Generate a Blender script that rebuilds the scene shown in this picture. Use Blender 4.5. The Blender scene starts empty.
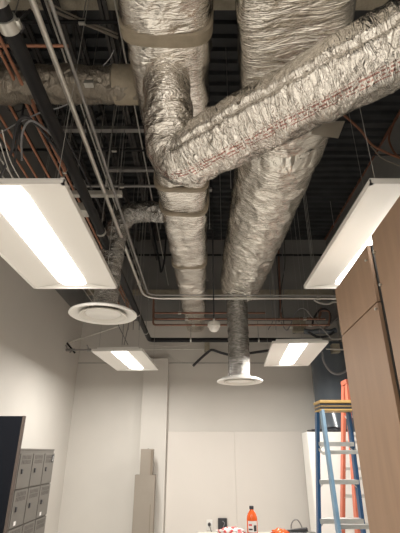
import bpy, bmesh, math, random
from mathutils import Vector, Matrix, noise
random.seed(7)
sc = bpy.context.scene
COL = sc.collection
PI = math.pi
# ------------------------------------------------------------------ camera, world, exposure
H = 1.6                      # eye height
TH = math.radians(24.3)      # camera tilt upwards
F = 413.0                    # focal length in pixels of a 400x533 frame
cd = bpy.data.cameras.new('camera'); cam = bpy.data.objects.new('camera', cd); COL.objects.link(cam)
cd.sensor_fit = 'VERTICAL'; cd.sensor_height = 36; cd.lens = 36 * F / 533
cd.clip_start = 0.02
cam.location = (0, 0, H); cam.rotation_euler = (PI / 2 + TH, 0, 0)
sc.camera = cam
w = bpy.data.worlds.new('world'); sc.world = w; w.use_nodes = True
w.node_tree.nodes['Background'].inputs[0].default_value = (0.9, 0.95, 1, 1)
w.node_tree.nodes['Background'].inputs[1].default_value = 0.05
sc.view_settings.view_transform = 'Standard'; sc.view_settings.look = 'None'
sc.view_settings.gamma = 1; sc.view_settings.use_curve_mapping = False
sc.view_settings.exposure = 1.2
# added fill light behind the viewer, a wide area lamp with no window
ld = bpy.data.lights.new('rear_fill_light', 'AREA'); ld.shape = 'RECTANGLE'; ld.size = 3.8; ld.size_y = 2.7; ld.energy = 14; ld.color = (1.0, 0.95, 0.89)
lo = bpy.data.objects.new('rear_fill_light', ld); COL.objects.link(lo); lo.location = (0.18, -2.74, 1.65); lo.rotation_euler = (PI / 2, 0, 0)
LAMP = 4.5
LAMPW = 20.0                   # strength of the lenses of the light fixtures

def W(u, v, y=None, z=None):
    """real point seen at (u,v) of the photo at world distance y, or at world height z"""
    a = (u - 200) / F; b = (266.5 - v) / F
    dy = math.cos(TH) - b * math.sin(TH); dz = math.sin(TH) + b * math.cos(TH)
    t = y / dy if y is not None else (z - H) / dz
    return Vector((a * t, dy * t, H + dz * t))

# ------------------------------------------------------------------ materials
def mat(name, col, rough=0.6, metal=0.0, var=0.0, vscale=6.0, bump=0.0, bscale=40.0, emit=None, estr=0, stretch=(1, 1, 1), spec=0.5):
    m = bpy.data.materials.new(name); m.use_nodes = True
    nt = m.node_tree; N = nt.nodes; L = nt.links
    b = N['Principled BSDF']
    b.inputs['Base Color'].default_value = (*col, 1); b.inputs['Roughness'].default_value = rough
    b.inputs['Metallic'].default_value = metal; b.inputs['Specular IOR Level'].default_value = spec
    tc = N.new('ShaderNodeTexCoord'); mp = N.new('ShaderNodeMapping'); mp.inputs['Scale'].default_value = stretch
    L.new(tc.outputs['Object'], mp.inputs[0])
    if var:
        n = N.new('ShaderNodeTexNoise'); n.inputs['Scale'].default_value = vscale; n.inputs['Detail'].default_value = 5
        L.new(mp.outputs[0], n.inputs[0])
        r = N.new('ShaderNodeValToRGB')
        r.color_ramp.elements[0].position = 0.3; r.color_ramp.elements[1].position = 0.7
        r.color_ramp.elements[0].color = (*[c * (1 - var) for c in col], 1)
        r.color_ramp.elements[1].color = (*[min(1, c * (1 + var)) for c in col], 1)
        L.new(n.outputs['Fac'], r.inputs[0]); L.new(r.outputs[0], b.inputs['Base Color'])
    if bump:
        n2 = N.new('ShaderNodeTexNoise'); n2.inputs['Scale'].default_value = bscale; n2.inputs['Detail'].default_value = 6
        L.new(mp.outputs[0], n2.inputs[0])
        bp = N.new('ShaderNodeBump'); bp.inputs['Strength'].default_value = bump; bp.inputs['Distance'].default_value = 0.01
        L.new(n2.outputs['Fac'], bp.inputs['Height']); L.new(bp.outputs[0], b.inputs['Normal'])
    if emit:
        b.inputs['Emission Color'].default_value = (*emit, 1); b.inputs['Emission Strength'].default_value = estr
    return m

def foil(name, col, rough, metal=0.85, printed=None, crease=0.6):
    """insulation foil: metallic film over scrim, creased; printed=(u0,u1,colour) band of broken lettering lines"""
    m = bpy.data.materials.new(name); m.use_nodes = True
    nt = m.node_tree; N = nt.nodes; L = nt.links; b = N['Principled BSDF']
    b.inputs['Metallic'].default_value = metal
    tc = N.new('ShaderNodeTexCoord')
    n = N.new('ShaderNodeTexNoise'); n.inputs['Scale'].default_value = 5; n.inputs['Detail'].default_value = 8
    L.new(tc.outputs['Object'], n.inputs[0])
    r = N.new('ShaderNodeMapRange'); r.inputs[3].default_value = rough - 0.08; r.inputs[4].default_value = rough + 0.10
    L.new(n.outputs['Fac'], r.inputs[0]); L.new(r.outputs[0], b.inputs['Roughness'])
    cr = N.new('ShaderNodeValToRGB')
    cr.color_ramp.elements[0].position = 0.35; cr.color_ramp.elements[1].position = 0.65
    cr.color_ramp.elements[0].color = (*[c * 0.88 for c in col], 1); cr.color_ramp.elements[1].color = (*col, 1)
    L.new(n.outputs['Fac'], cr.inputs[0])
    # creases: ridges running across the duct (uv: x around, y metres along)
    prev = None
    for (sx, sy, rot, amt, det) in ((5, 9, .25, .9, 3), (9, 30, -.12, .8, 3), (26, 42, .5, .35, 4)):
        mp = N.new('ShaderNodeMapping'); mp.inputs['Scale'].default_value = (sx, sy, 1); mp.inputs['Rotation'].default_value = (0, 0, rot)
        L.new(tc.outputs['UV'], mp.inputs[0])
        nn = N.new('ShaderNodeTexNoise'); nn.noise_dimensions = '2D'; nn.inputs['Scale'].default_value = 1; nn.inputs['Detail'].default_value = det; nn.inputs['Distortion'].default_value = .6
        L.new(mp.outputs[0], nn.inputs[0])
        s1 = N.new('ShaderNodeMath'); s1.operation = 'SUBTRACT'; s1.inputs[1].default_value = .5; L.new(nn.outputs['Fac'], s1.inputs[0])
        s2 = N.new('ShaderNodeMath'); s2.operation = 'ABSOLUTE'; L.new(s1.outputs[0], s2.inputs[0])
        s3 = N.new('ShaderNodeMath'); s3.operation = 'POWER'; s3.inputs[1].default_value = .6; L.new(s2.outputs[0], s3.inputs[0])
        s4 = N.new('ShaderNodeMath'); s4.operation = 'MULTIPLY'; s4.inputs[1].default_value = -amt; L.new(s3.outputs[0], s4.inputs[0])
        if prev is None: prev = s4.outputs[0]
        else:
            a4 = N.new('ShaderNodeMath'); a4.operation = 'ADD'; L.new(prev, a4.inputs[0]); L.new(s4.outputs[0], a4.inputs[1]); prev = a4.outputs[0]
    bp = N.new('ShaderNodeBump'); bp.inputs['Strength'].default_value = crease; bp.inputs['Distance'].default_value = 0.014
    L.new(prev, bp.inputs['Height']); L.new(bp.outputs[0], b.inputs['Normal'])
    out = cr.outputs[0]
    if printed:
        u0, u1, pc, lines = printed
        uv = N.new('ShaderNodeSeparateXYZ'); L.new(tc.outputs['UV'], uv.inputs[0])
        def rng(lo, hi, sock):
            a = N.new('ShaderNodeMath'); a.operation = 'GREATER_THAN'; a.inputs[1].default_value = lo; L.new(sock, a.inputs[0])
            c = N.new('ShaderNodeMath'); c.operation = 'LESS_THAN'; c.inputs[1].default_value = hi; L.new(sock, c.inputs[0])
            d = N.new('ShaderNodeMath'); d.operation = 'MULTIPLY'; L.new(a.outputs[0], d.inputs[0]); L.new(c.outputs[0], d.inputs[1]); return d.outputs[0]
        band = rng(u0, u1, uv.outputs[0])
        sn = N.new('ShaderNodeMath'); sn.operation = 'MULTIPLY'; sn.inputs[1].default_value = lines * 2 * PI / (u1 - u0); L.new(uv.outputs[0], sn.inputs[0])
        s2 = N.new('ShaderNodeMath'); s2.operation = 'SINE'; L.new(sn.outputs[0], s2.inputs[0])
        row = rng(-0.1, 2, s2.outputs[0])
        wt = N.new('ShaderNodeTexNoise'); wt.noise_dimensions = '2D'; wt.inputs['Scale'].default_value = 60; wt.inputs['Detail'].default_value = 1
        L.new(tc.outputs['UV'], wt.inputs[0]); word = rng(0.47, 2, wt.outputs['Fac'])
        m1 = N.new('ShaderNodeMath'); m1.operation = 'MULTIPLY'; L.new(band, m1.inputs[0]); L.new(row, m1.inputs[1])
        m2 = N.new('ShaderNodeMath'); m2.operation = 'MULTIPLY'; L.new(m1.outputs[0], m2.inputs[0]); L.new(word, m2.inputs[1])
        mc = N.new('ShaderNodeMix'); mc.data_type = 'RGBA'; L.new(m2.outputs[0], mc.inputs[0]); L.new(out, mc.inputs[6]); mc.inputs[7].default_value = (*pc, 1)
        out = mc.outputs[2]
    L.new(out, b.inputs['Base Color'])
    return m

M = {}
M['wall'] = mat('wall_paint', (0.62, 0.59, 0.545), 0.75, var=0.02, vscale=2, bump=0.05, bscale=120)
M['frp'] = mat('wall_panel', (0.68, 0.635, 0.585), 0.45, var=0.01, vscale=2)
M['upper'] = mat('dim_upper_wall', (0.25, 0.245, 0.235), 0.9, var=0.08, vscale=2, bump=0.1, bscale=50)  # grey stands in for the weak light high on the walls
M['deck'] = mat('dark_steel_deck', (0.045, 0.047, 0.05), 0.55, metal=0.3, var=0.3, vscale=3)
M['joist'] = mat('dark_joist_paint', (0.055, 0.05, 0.048), 0.6, var=0.3, vscale=8)
M['beam'] = mat('beige_fireproofing', (0.36, 0.32, 0.25), 0.95, var=0.15, vscale=10, bump=0.6, bscale=60)
M['floor'] = mat('floor_vinyl', (0.66, 0.635, 0.59), 0.35, var=0.06, vscale=3)
M['foilA'] = foil('foil_wrap', (0.86, 0.82, 0.76), 0.17, 1.0, crease=0.65)
M['foilB'] = foil('foil_wrap_matte', (0.80, 0.765, 0.70), 0.19, 1.0, crease=0.9)
M['foilC'] = foil('foil_wrap_printed', (0.86, 0.82, 0.76), 0.16, 1.0, printed=(0.77, 0.82, (0.50, 0.27, 0.24), 3), crease=1.0)
M['flex'] = foil('flexible_duct_foil', (0.42, 0.41, 0.39), 0.24, 1.0, crease=1.0)
M['foilD'] = foil('dull_foil', (0.27, 0.24, 0.20), 0.35, 0.85, crease=0.8)
M['tape'] = mat('tan_tape', (0.30, 0.255, 0.19), 0.6, metal=0.1, var=0.15, vscale=15, bump=0.3)
M['white'] = mat('white_enamel', (0.82, 0.80, 0.76), 0.4)
M['offwhite'] = mat('offwhite_plastic', (0.70, 0.68, 0.63), 0.45)
M['reflector'] = mat('white_reflector', (0.80, 0.775, 0.73), 0.5)
M['lens'] = mat('lit_lens', (0.9, 0.9, 0.9), 0.4, emit=(1.0, 0.965, 0.91), estr=LAMP)
M['emt'] = mat('galvanised_conduit', (0.62, 0.60, 0.56), 0.4, metal=0.75, var=0.08, vscale=12)
M['emtd'] = mat('dull_conduit', (0.30, 0.29, 0.28), 0.5, metal=0.6, var=0.1, vscale=12)
M['copper'] = mat('copper_pipe', (0.40, 0.19, 0.12), 0.42, metal=0.6, var=0.2, vscale=10)
M['copperd'] = mat('dull_copper_pipe', (0.24, 0.125, 0.09), 0.5, metal=0.5, var=0.2, vscale=10)
M['black'] = mat('black_pipe_paint', (0.010, 0.010, 0.011), 0.5, var=0.2, vscale=8, spec=0.25)
M['cableb'] = mat('black_cable', (0.03, 0.03, 0.035), 0.5)
M['cableg'] = mat('grey_cable', (0.22, 0.22, 0.23), 0.5)
M['cablew'] = mat('white_cable', (0.7, 0.68, 0.64), 0.5)
M['cableo'] = mat('brown_red_cable', (0.22, 0.09, 0.05), 0.5)
M['steel'] = mat('zinc_steel', (0.55, 0.54, 0.50), 0.35, metal=0.8, var=0.1, vscale=15)
M['wire'] = mat('hanger_wire', (0.40, 0.39, 0.37), 0.5, metal=0.5)
M['panel'] = mat('tan_wood_laminate', (0.25, 0.155, 0.095), 0.5, var=0.10, vscale=2.5, stretch=(6, 6, 0.8))
M['gap'] = mat('gap_shade_carcass', (0.03, 0.028, 0.025), 0.8)  # cabinet bodies coloured dark to stand in for shade in the gap
M['locker'] = mat('taupe_locker_paint', (0.145, 0.134, 0.12), 0.42, metal=0.1, var=0.04, vscale=5)
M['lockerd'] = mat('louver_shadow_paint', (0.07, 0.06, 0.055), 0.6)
M['board'] = mat('black_board', (0.004, 0.005, 0.008), 0.6, spec=0.12)
M['boardedge'] = mat('brown_board_edge', (0.07, 0.05, 0.04), 0.6)
M['carton'] = mat('taupe_cardboard', (0.27, 0.235, 0.195), 0.8, var=0.05, vscale=5, bump=0.1)
M['cartoni'] = mat('cardboard_inside', (0.20, 0.16, 0.12), 0.9)
M['column'] = mat('blue_grey_gloss_paint', (0.13, 0.15, 0.175), 0.16, var=0.05, vscale=2)
M['blue'] = mat('blue_fibreglass', (0.025, 0.09, 0.21), 0.4, var=0.1, vscale=12)
M['lblue'] = mat('lit_blue_fibreglass', (0.16, 0.27, 0.38), 0.35, var=0.1, vscale=12)  # paler copy of the blue, glare on one front rail put into colour
M['alum'] = mat('aluminium_step', (0.60, 0.60, 0.58), 0.4, metal=0.7, var=0.08, vscale=20)
M['orange'] = mat('salmon_fibreglass', (0.50, 0.135, 0.08), 0.45, var=0.1, vscale=10)
M['yellow'] = mat('ladder_cap_plastic', (0.50, 0.32, 0.11), 0.5, var=0.1, vscale=15)
M['darkp'] = mat('dark_plastic', (0.03, 0.03, 0.035), 0.4)
M['bottle'] = mat('orange_bottle', (0.75, 0.12, 0.02), 0.25)
M['paper'] = mat('white_label', (0.75, 0.72, 0.70), 0.6)
M['red'] = mat('red_print', (0.6, 0.04, 0.04), 0.5)
M['bench'] = mat('bench_top', (0.55, 0.50, 0.44), 0.5, var=0.05)
M['galv'] = mat('galvanised_box', (0.40, 0.36, 0.28), 0.45, metal=0.6, var=0.15, vscale=20)
M['sealant'] = mat('red_brown_sealant', (0.16, 0.07, 0.045), 0.9, bump=0.5, bscale=40)

# ------------------------------------------------------------------ mesh helpers
def obj(name, bm, m, parent=None, smooth=True, ang=40):
    me = bpy.data.meshes.new(name); bm.normal_update(); bm.to_mesh(me); bm.free()
    ms = m if isinstance(m, (list, tuple)) else [m]
    for x in ms: me.materials.append(x)
    if smooth:
        me.polygons.foreach_set('use_smooth', [True] * len(me.polygons))
        try: me.set_sharp_from_angle(angle=math.radians(ang))
        except Exception: pass
    o = bpy.data.objects.new(name, me); COL.objects.link(o)
    if parent is not None: o.parent = parent
    return o
def thing(name, label, cat, loc=(0, 0, 0), rotz=0, group=None):
    o = bpy.data.objects.new(name, None); COL.objects.link(o)
    o.location = loc; o.rotation_euler = (0, 0, rotz); o.empty_display_size = 0.1
    o['label'] = label; o['category'] = cat
    if group: o['group'] = group
    return o
def tag(o, label, cat, group=None):
    o['label'] = label; o['category'] = cat
    if group: o['group'] = group
    return o
def struct(name, bm, m, parent=None, smooth=False):
    o = obj(name, bm, m, parent, smooth)
    if parent is None: o['kind'] = 'structure'
    return o
def box(bm, x0, x1, y0, y1, z0, z1, bev=0.0, mi=0, mtx=None):
    vs = [bm.verts.new((x, y, z)) for x in (x0, x1) for y in (y0, y1) for z in (z0, z1)]
    fs = [(0, 1, 3, 2), (4, 6, 7, 5), (0, 4, 5, 1), (2, 3, 7, 6), (0, 2, 6, 4), (1, 5, 7, 3)]
    fc = [bm.faces.new([vs[i] for i in f]) for f in fs]
    for f in fc: f.material_index = mi
    if mtx is not None: bmesh.ops.transform(bm, matrix=mtx, verts=vs)
    if bev:
        ed = list({e for f in fc for e in f.edges})
        r = bmesh.ops.bevel(bm, geom=ed, offset=bev, segments=2, affect='EDGES', profile=0.5, material=-1)
    return fc
def bar(bm, a, b, wx, wy, up=(0, 0, 1), mi=0, bev=0):
    a = Vector(a); b = Vector(b); d = b - a; L = d.length; d.normalize(); up = Vector(up)
    if abs(d.dot(up)) > 0.98: up = Vector((0, 1, 0))
    s = d.cross(up).normalized(); t = s.cross(d)
    m = Matrix(((s.x, t.x, d.x, a.x), (s.y, t.y, d.y, a.y), (s.z, t.z, d.z, a.z), (0, 0, 0, 1)))
    return box(bm, -wx / 2, wx / 2, -wy / 2, wy / 2, 0, L, bev, mi, m)
def smoothpath(pts, n=8):
    P = [Vector(p) for p in pts]
    if len(P) < 3: return P
    Q = [P[0] * 2 - P[1]] + P + [P[-1] * 2 - P[-2]]; out = []
    for i in range(1, len(Q) - 2):
        for k in range(n):
            t = k / n; a, b, c, d = Q[i - 1], Q[i], Q[i + 1], Q[i + 2]
            out.append(0.5 * ((2 * b) + (c - a) * t + (2 * a - 5 * b + 4 * c - d) * t * t + (3 * b - a - 3 * c + d) * t ** 3))
    out.append(P[-1]); return out
def fillet(pts, r, n=6):
    """straight runs with round elbows"""
    P = [Vector(p) for p in pts]; out = [P[0]]
    for i in range(1, len(P) - 1):
        a, b, c = P[i - 1], P[i], P[i + 1]
        d1 = (a - b).normalized(); d2 = (c - b).normalized()
        rr = min(r, (a - b).length * .45, (c - b).length * .45)
        p1 = b + d1 * rr; p2 = b + d2 * rr
        for k in range(n + 1):
            t = k / n; out.append(p1 * (1 - t) ** 2 + b * 2 * t * (1 - t) + p2 * t * t)
    out.append(P[-1]); return out
def frames(P, up0=Vector((0, 0, 1))):
    T = []
    for i in range(len(P)):
        d = P[min(i + 1, len(P) - 1)] - P[max(i - 1, 0)]; T.append(d.normalized())
    s = T[0].cross(up0)
    if s.length < 0.05: s = T[0].cross(Vector((0, 1, 0)))
    s.normalize(); fr = []
    for i, t in enumerate(T):
        s = (s - t * s.dot(t)).normalized(); fr.append((s, s.cross(t).normalized(), t))
    return fr
def tube(bm, pts, r, seg=10, caps=True, mi=0):
    P = [Vector(p) for p in pts]; fr = frames(P); rings = []
    for i, p in enumerate(P):
        s, u, t = fr[i]; rr = r[i] if isinstance(r, (list, tuple)) else r
        rings.append([bm.verts.new(p + (s * math.cos(2 * PI * k / seg) + u * math.sin(2 * PI * k / seg)) * rr) for k in range(seg)])
    for i in range(len(P) - 1):
        for k in range(seg):
            f = bm.faces.new((rings[i][k], rings[i][(k + 1) % seg], rings[i + 1][(k + 1) % seg], rings[i + 1][k])); f.material_index = mi
    if caps:
        bm.faces.new(rings[0][::-1]).material_index = mi; bm.faces.new(rings[-1]).material_index = mi
def lathe(bm, prof, c=(0, 0, 0), seg=40, mi=0):
    rings = []
    for r, z in prof:
        if r < 1e-5: rings.append([bm.verts.new((c[0], c[1], c[2] + z))])
        else: rings.append([bm.verts.new((c[0] + r * math.cos(2 * PI * k / seg), c[1] + r * math.sin(2 * PI * k / seg), c[2] + z)) for k in range(seg)])
    for a, b in zip(rings, rings[1:]):
        for k in range(seg):
            k2 = (k + 1) % seg
            if len(a) == 1 and len(b) == 1: continue
            if len(a) == 1: f = bm.faces.new((a[0], b[k2], b[k]))
            elif len(b) == 1: f = bm.faces.new((a[k], a[k2], b[0]))
            else: f = bm.faces.new((a[k], a[k2], b[k2], b[k]))
            f.material_index = mi
def resample(P, step):
    out = [P[0].copy()]; acc = 0
    for a, b in zip(P, P[1:]):
        L = (b - a).length; t = step - acc
        while t <= L: out.append(a.lerp(b, t / L)); t += step
        acc = (acc + L) % step if L < (step - acc) else L - (t - step)
    if (out[-1] - P[-1]).length > step * 0.3: out.append(P[-1].copy())
    return out
def duct_bm(path, size, seg=88, step=0.014, amp=0.010, freq=9.0, transverse=2.6, seed=0, sag=0.0, extra=None, up0=Vector((0, 0, 1)), caps=True):
    """foil wrapped duct; size(t)->(half width, half height, superellipse power)"""
    P = resample(path, step); fr = frames(P, up0); n = len(P); bm = bmesh.new()
    uvl = bm.loops.layers.uv.new('uv'); rings = []; S = 0; ss = []
    for i, p in enumerate(P):
        if i: S += (p - P[i - 1]).length
        ss.append(S)
    for i, p in enumerate(P):
        s, u, t = fr[i]; hw, hh, e = size(i / (n - 1)); ring = []
        for k in range(seg):
            a = 2 * PI * k / seg; c, q = math.cos(a), math.sin(a)
            rad = (abs(c) ** e + abs(q) ** e) ** (-1 / e)
            x = hw * c * rad; z = hh * q * rad
            # creases run across the duct, slightly askew
            sv = ss[i] * freq * transverse; 
            q1 = Vector((c * hw * freq + seed, q * hh * freq + 3.1 * seed, sv * 0.5))
            d = (1 - 2.2 * abs(noise.noise(q1)))
            q2 = Vector((c * hw * freq * 2.1 + seed * 2, q * hh * freq * 2.1, sv + 1.3 * math.sin(a * 2 + ss[i] * 3)))
            d += 0.55 * (1 - 2.2 * abs(noise.noise(q2)))
            q3 = Vector((c * hw * 5 + seed, q * hh * 5, ss[i] * 4))
            d += 0.9 * noise.noise(q3)
            dd = amp * (d - 0.9)
            if extra: dd += extra(ss[i], a, S)
            nrm = (s * c * hh + u * q * hw).normalized()
            pos = p + s * x + u * z + nrm * dd
            if sag and q < 0: pos += u * (-sag * (1 - abs(c)) * (0.6 + 0.4 * math.sin(ss[i] * 5 + seed)))
            ring.append(bm.verts.new(pos))
        rings.append(ring)
    for i in range(n - 1):
        for k in range(seg):
            k2 = (k + 1) % seg
            f = bm.faces.new((rings[i][k], rings[i][k2], rings[i + 1][k2], rings[i + 1][k]))
            for l, (uu, vv) in zip(f.loops, ((k / seg, ss[i]), ((k + 1) / seg, ss[i]), ((k + 1) / seg, ss[i + 1]), (k / seg, ss[i + 1]))):
                l[uvl].uv = (uu, vv)
    if caps: bm.faces.new(rings[0][::-1]); bm.faces.new(rings[-1])
    return bm
def cable(name, label, pts, r, m, cat='cable', group=None, seg=8, straight=None, n=8):
    bm = bmesh.new(); P = fillet(pts, straight) if straight else smoothpath(pts, n)
    tube(bm, P, r, seg); return tag(obj(name, bm, m), label, cat, group)

# ------------------------------------------------------------------ the room
XL, XR, YF, YB, ZC = -2.14, 2.5, -2.8, 7.3, H + 3.88
ZU = H + 2.20                # walls are coloured darker above this, for the dimness over the lights
bm = bmesh.new(); box(bm, XL - .1, XR + .1, YF - .1, YB + .1, -0.1, 0); struct('floor', bm, M['floor'])
def wall(name, x0, x1, y0, y1, zt=None):
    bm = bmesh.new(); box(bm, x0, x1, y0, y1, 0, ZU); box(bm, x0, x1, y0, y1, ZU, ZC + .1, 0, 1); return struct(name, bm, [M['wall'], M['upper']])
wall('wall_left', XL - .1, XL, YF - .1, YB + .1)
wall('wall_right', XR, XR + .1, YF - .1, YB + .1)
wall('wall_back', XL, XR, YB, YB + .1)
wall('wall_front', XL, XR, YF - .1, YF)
# the upper wall bands carry the dimness above the lights in their colour
# corrugated deck: trapezoid ribs running from side to side
bm = bmesh.new(); pitch = 0.15; y = YF; prev = None; prof = []
while y < YB:
    prof += [(y, ZC), (y + .055, ZC), (y + .07, ZC + .045), (y + .135, ZC + .045)]; y += pitch
rows = []
for (yy, zz) in prof: rows.append((bm.verts.new((XL, yy, zz)), bm.verts.new((XR, yy, zz))))
for a, b in zip(rows, rows[1:]): bm.faces.new((a[0], b[0], b[1], a[1]))
box(bm, XL - .1, XR + .1, YF - .1, YB + .1, ZC + .06, ZC + .12)
struct('ceiling', bm, M['deck'])
# pilaster and wall panels on the back wall
bm = bmesh.new(); box(bm, -0.965, -0.545, YB - 0.11, YB, 0, 3.1, 0.004); struct('trim_1', bm, M['wall'])
bm = bmesh.new(); zt = 1.92
box(bm, -0.53, 0.56, YB - 0.014, YB, 0, zt, 0.002); box(bm, 0.5615, 1.66, YB - 0.014, YB, 0, zt, 0.002)
struct('trim_2', bm, M['frp'])
# ledge strip high on the back wall
bm = bmesh.new(); box(bm, XL, XR, YB - 0.05, YB, H + 2.70, H + 2.80, 0.004); struct('trim_3', bm, M['beam'])
# beige fireproofed beam across the room
bm = bmesh.new(); box(bm, XL, XR, 2.02, 2.34, H + 3.48, H + 3.52, .006); box(bm, XL, XR, 2.14, 2.22, H + 3.52, H + 3.86); box(bm, XL, XR, 2.02, 2.34, H + 3.84, H + 3.88)
struct('trim_4', bm, M['beam'])
# ragged sealant line where the right wall meets the deck
bm = bmesh.new(); P = []; y = YF
while y < YB:
    P.append((XR - .004, y, ZC - .005)); y += .06
tube(bm, P, [0.014 + 0.016 * random.random() for _ in P], 6); struct('trim_5', bm, M['sealant'])
# round column in the back right corner
bm = bmesh.new(); lathe(bm, [(0, 0), (0.32, 0), (0.32, 3.22), (0.30, 3.26), (0, 3.26)], (2.17, 6.93, 0), 64)
struct('trim_6', bm, M['column'], smooth=True)

# ------------------------------------------------------------------ open web joists
def joist(x, label):
    t = thing('steel_joist', label, 'joist', (x, 0, 0))
    z0, z1 = H + 3.42, ZC - .005
    for z, nm in ((z0, 'bottom_chord'), (z1 - .04, 'top_chord')):
        b = bmesh.new(); box(b, -.035, -.006, YF + .02, YB - .02, z, z + .04); box(b, .006, .035, YF + .02, YB - .02, z, z + .04); obj(nm, b, M['joist'], t, False)
    b = bmesh.new(); y = YF + .1; k = 0; P = []
    while y < YB - .1:
        P.append((0, y, z0 + .02 if k % 2 else z1 - .02)); y += .33; k += 1
    for a, c in zip(P, P[1:]): bar(b, a, c, .022, .022)
    obj('web', b, M['joist'], t, False)
for x, l in ((-1.72, 'dark open-web steel joist nearest the left wall'),
             (-1.22, 'dark open-web steel joist above the copper pipes'),
             (-0.82, 'dark open-web steel joist above the black sprinkler pipe'),
             (0.80, 'dark open-web steel joist hidden above the large right duct')):
    if x < 0: joist(x, l)
# ------------------------------------------------------------------ light fixtures
def fixture(label, cx, y0, z, rot=0.0, tilt=0.0, ln=1.22):
    wd = 0.61
    t = thing('troffer_light', label, 'ceiling light', (cx, y0, z), rot, 'suspended troffer lights')
    t.rotation_euler = (tilt, 0, rot)
    b = bmesh.new(); hw = wd / 2
    box(b, -hw + .05, hw - .05, .05, ln - .05, .026, .06, .004); box(b, -hw, hw, 0, ln, .020, .026)
    for s in (-1, 1): box(b, min(s * hw, s * (hw - .006)), max(s * hw, s * (hw - .006)), 0, ln, 0, .022)
    box(b, -hw, hw, 0, .006, 0, .022); box(b, -hw, hw, ln - .006, ln, 0, .022)
    # flange
    for s in (-1, 1): box(b, min(s * hw, s * (hw - .014)), max(s * hw, s * (hw - .014)), 0, ln, -.003, .002)
    box(b, -hw, hw, 0, .014, -.003, .002); box(b, -hw, hw, ln - .014, ln, -.003, .002)
    obj('housing', b, M['white'], t, False)
    for s in (-1, 1):
        b = bmesh.new(); rows = []
        for k in range(11):
            q = k / 10; x = s * (hw - .012 - q * (hw - .012 - .098)); zz = .002 + .016 * math.sin(q * PI / 2)
            rows.append([b.verts.new((x, yy, zz + dz)) for dz in (0, .002) for yy in (.012, ln - .012)])
        for a, c in zip(rows, rows[1:]):
            b.faces.new((a[0], a[1], c[1], c[0])); b.faces.new((a[2], c[2], c[3], a[3]))
        obj('reflector', b, M['reflector'], t)
    for s in (0, 1):
        b = bmesh.new(); yy = .03 if s == 0 else ln - .03; y1 = .012 if s == 0 else ln - .012
        v = [b.verts.new(p) for p in ((-hw + .012, y1, .002), (hw - .012, y1, .002), (.10, yy + (.02 if s == 0 else -.02), .018), (-.10, yy + (.02 if s == 0 else -.02), .018))]
        b.faces.new(v); obj('end_plate', b, M['reflector'], t, False)
    b = bmesh.new(); rows = []
    nx, ny = 14, 16
    for i in range(nx + 1):
        a = PI * i / nx; row = []
        for j in range(ny + 1):
            yy = .04 + (ln - .08) * j / ny; e = min(1, math.sin(PI * j / ny) * 6) ** .5 if 0 < j < ny else 0.35
            row.append(b.verts.new((-.098 * math.cos(a) * (0.75 + .25 * e), yy, .0185 - .019 * math.sin(a) * e)))
        rows.append(row)
    for i in range(nx):
        for j in range(ny): b.faces.new((rows[i][j], rows[i + 1][j], rows[i + 1][j + 1], rows[i][j + 1]))
    bmesh.ops.recalc_face_normals(b, faces=b.faces)
    obj('lens', b, M['lens'], t)
    l_ = bpy.data.lights.new('tube_light', 'AREA'); l_.shape = 'RECTANGLE'; l_.size = .15; l_.size_y = ln - .14; l_.energy = LAMPW; l_.color = (1.0, 0.965, 0.905)
    lo_ = bpy.data.objects.new('tube_light', l_); COL.objects.link(lo_); lo_.parent = t; lo_.location = (0, ln / 2, -.004)
    b = bmesh.new(); box(b, .13, .20, ln - .35, ln - .13, .06, .10, .003); obj('driver_box', b, M['galv'], t, False)
    for sx in (-1, 1):
        for yy in (.08, ln - .08):
            b = bmesh.new(); tube(b, [(sx * .24, yy, .05), (sx * .24, yy, ZC - z - .01)], .0016, 5); obj('hanger_wire', b, M['wire'], t)
    return t
ZL = H + 1.10
fixture('white troffer light with bright centre strip, the large near one on the left', -0.913, 1.53, ZL, ln=1.30)
fixture('white troffer light near the tall tan cabinets on the right', 1.067, 1.53, ZL, ln=1.30)
fixture('smaller-looking far troffer light beside the left round diffuser', -0.985, 4.86, ZL, -0.06, ln=1.26)
fixture('smaller-looking far troffer light by the blue-grey column and junction box', 1.10, 4.47, ZL, -0.07, ln=1.32)
fixture('added unseen troffer light behind the viewer on the left side of the room', -0.913, -1.6, ZL)  # this pair is added out of view to light the room
fixture('added unseen troffer light behind the viewer on the right side of the room', 1.067, -1.6, ZL)

# ------------------------------------------------------------------ ducts
def strap(parent, y, x, hw, hh, zc, e=5.0, wdt=.05, m=None, grow=.008, name='tape_band'):
    b = bmesh.new(); seg = 64; rings = []
    for j, dy in enumerate((-wdt / 2, -wdt / 2 + .004, wdt / 2 - .004, wdt / 2)):
        g = grow if j in (1, 2) else -.01; ring = []
        for k in range(seg):
            a = 2 * PI * k / seg; c, q = math.cos(a), math.sin(a); rad = (abs(c) ** e + abs(q) ** e) ** (-1 / e)
            ww = .004 * noise.noise(Vector((c * 3, q * 3, y * 7)))
            ring.append(b.verts.new((x + (hw + g + ww) * c * rad, y + dy + .010 * math.sin(a * 2 + y * 3), zc + (hh + g + ww) * q * rad)))
        rings.append(ring)
    for r0, r1 in zip(rings, rings[1:]):
        for k in range(seg): b.faces.new((r0[k], r0[(k + 1) % seg], r1[(k + 1) % seg], r1[k]))
    return obj(name, b, m or M['tape'], parent)
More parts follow.
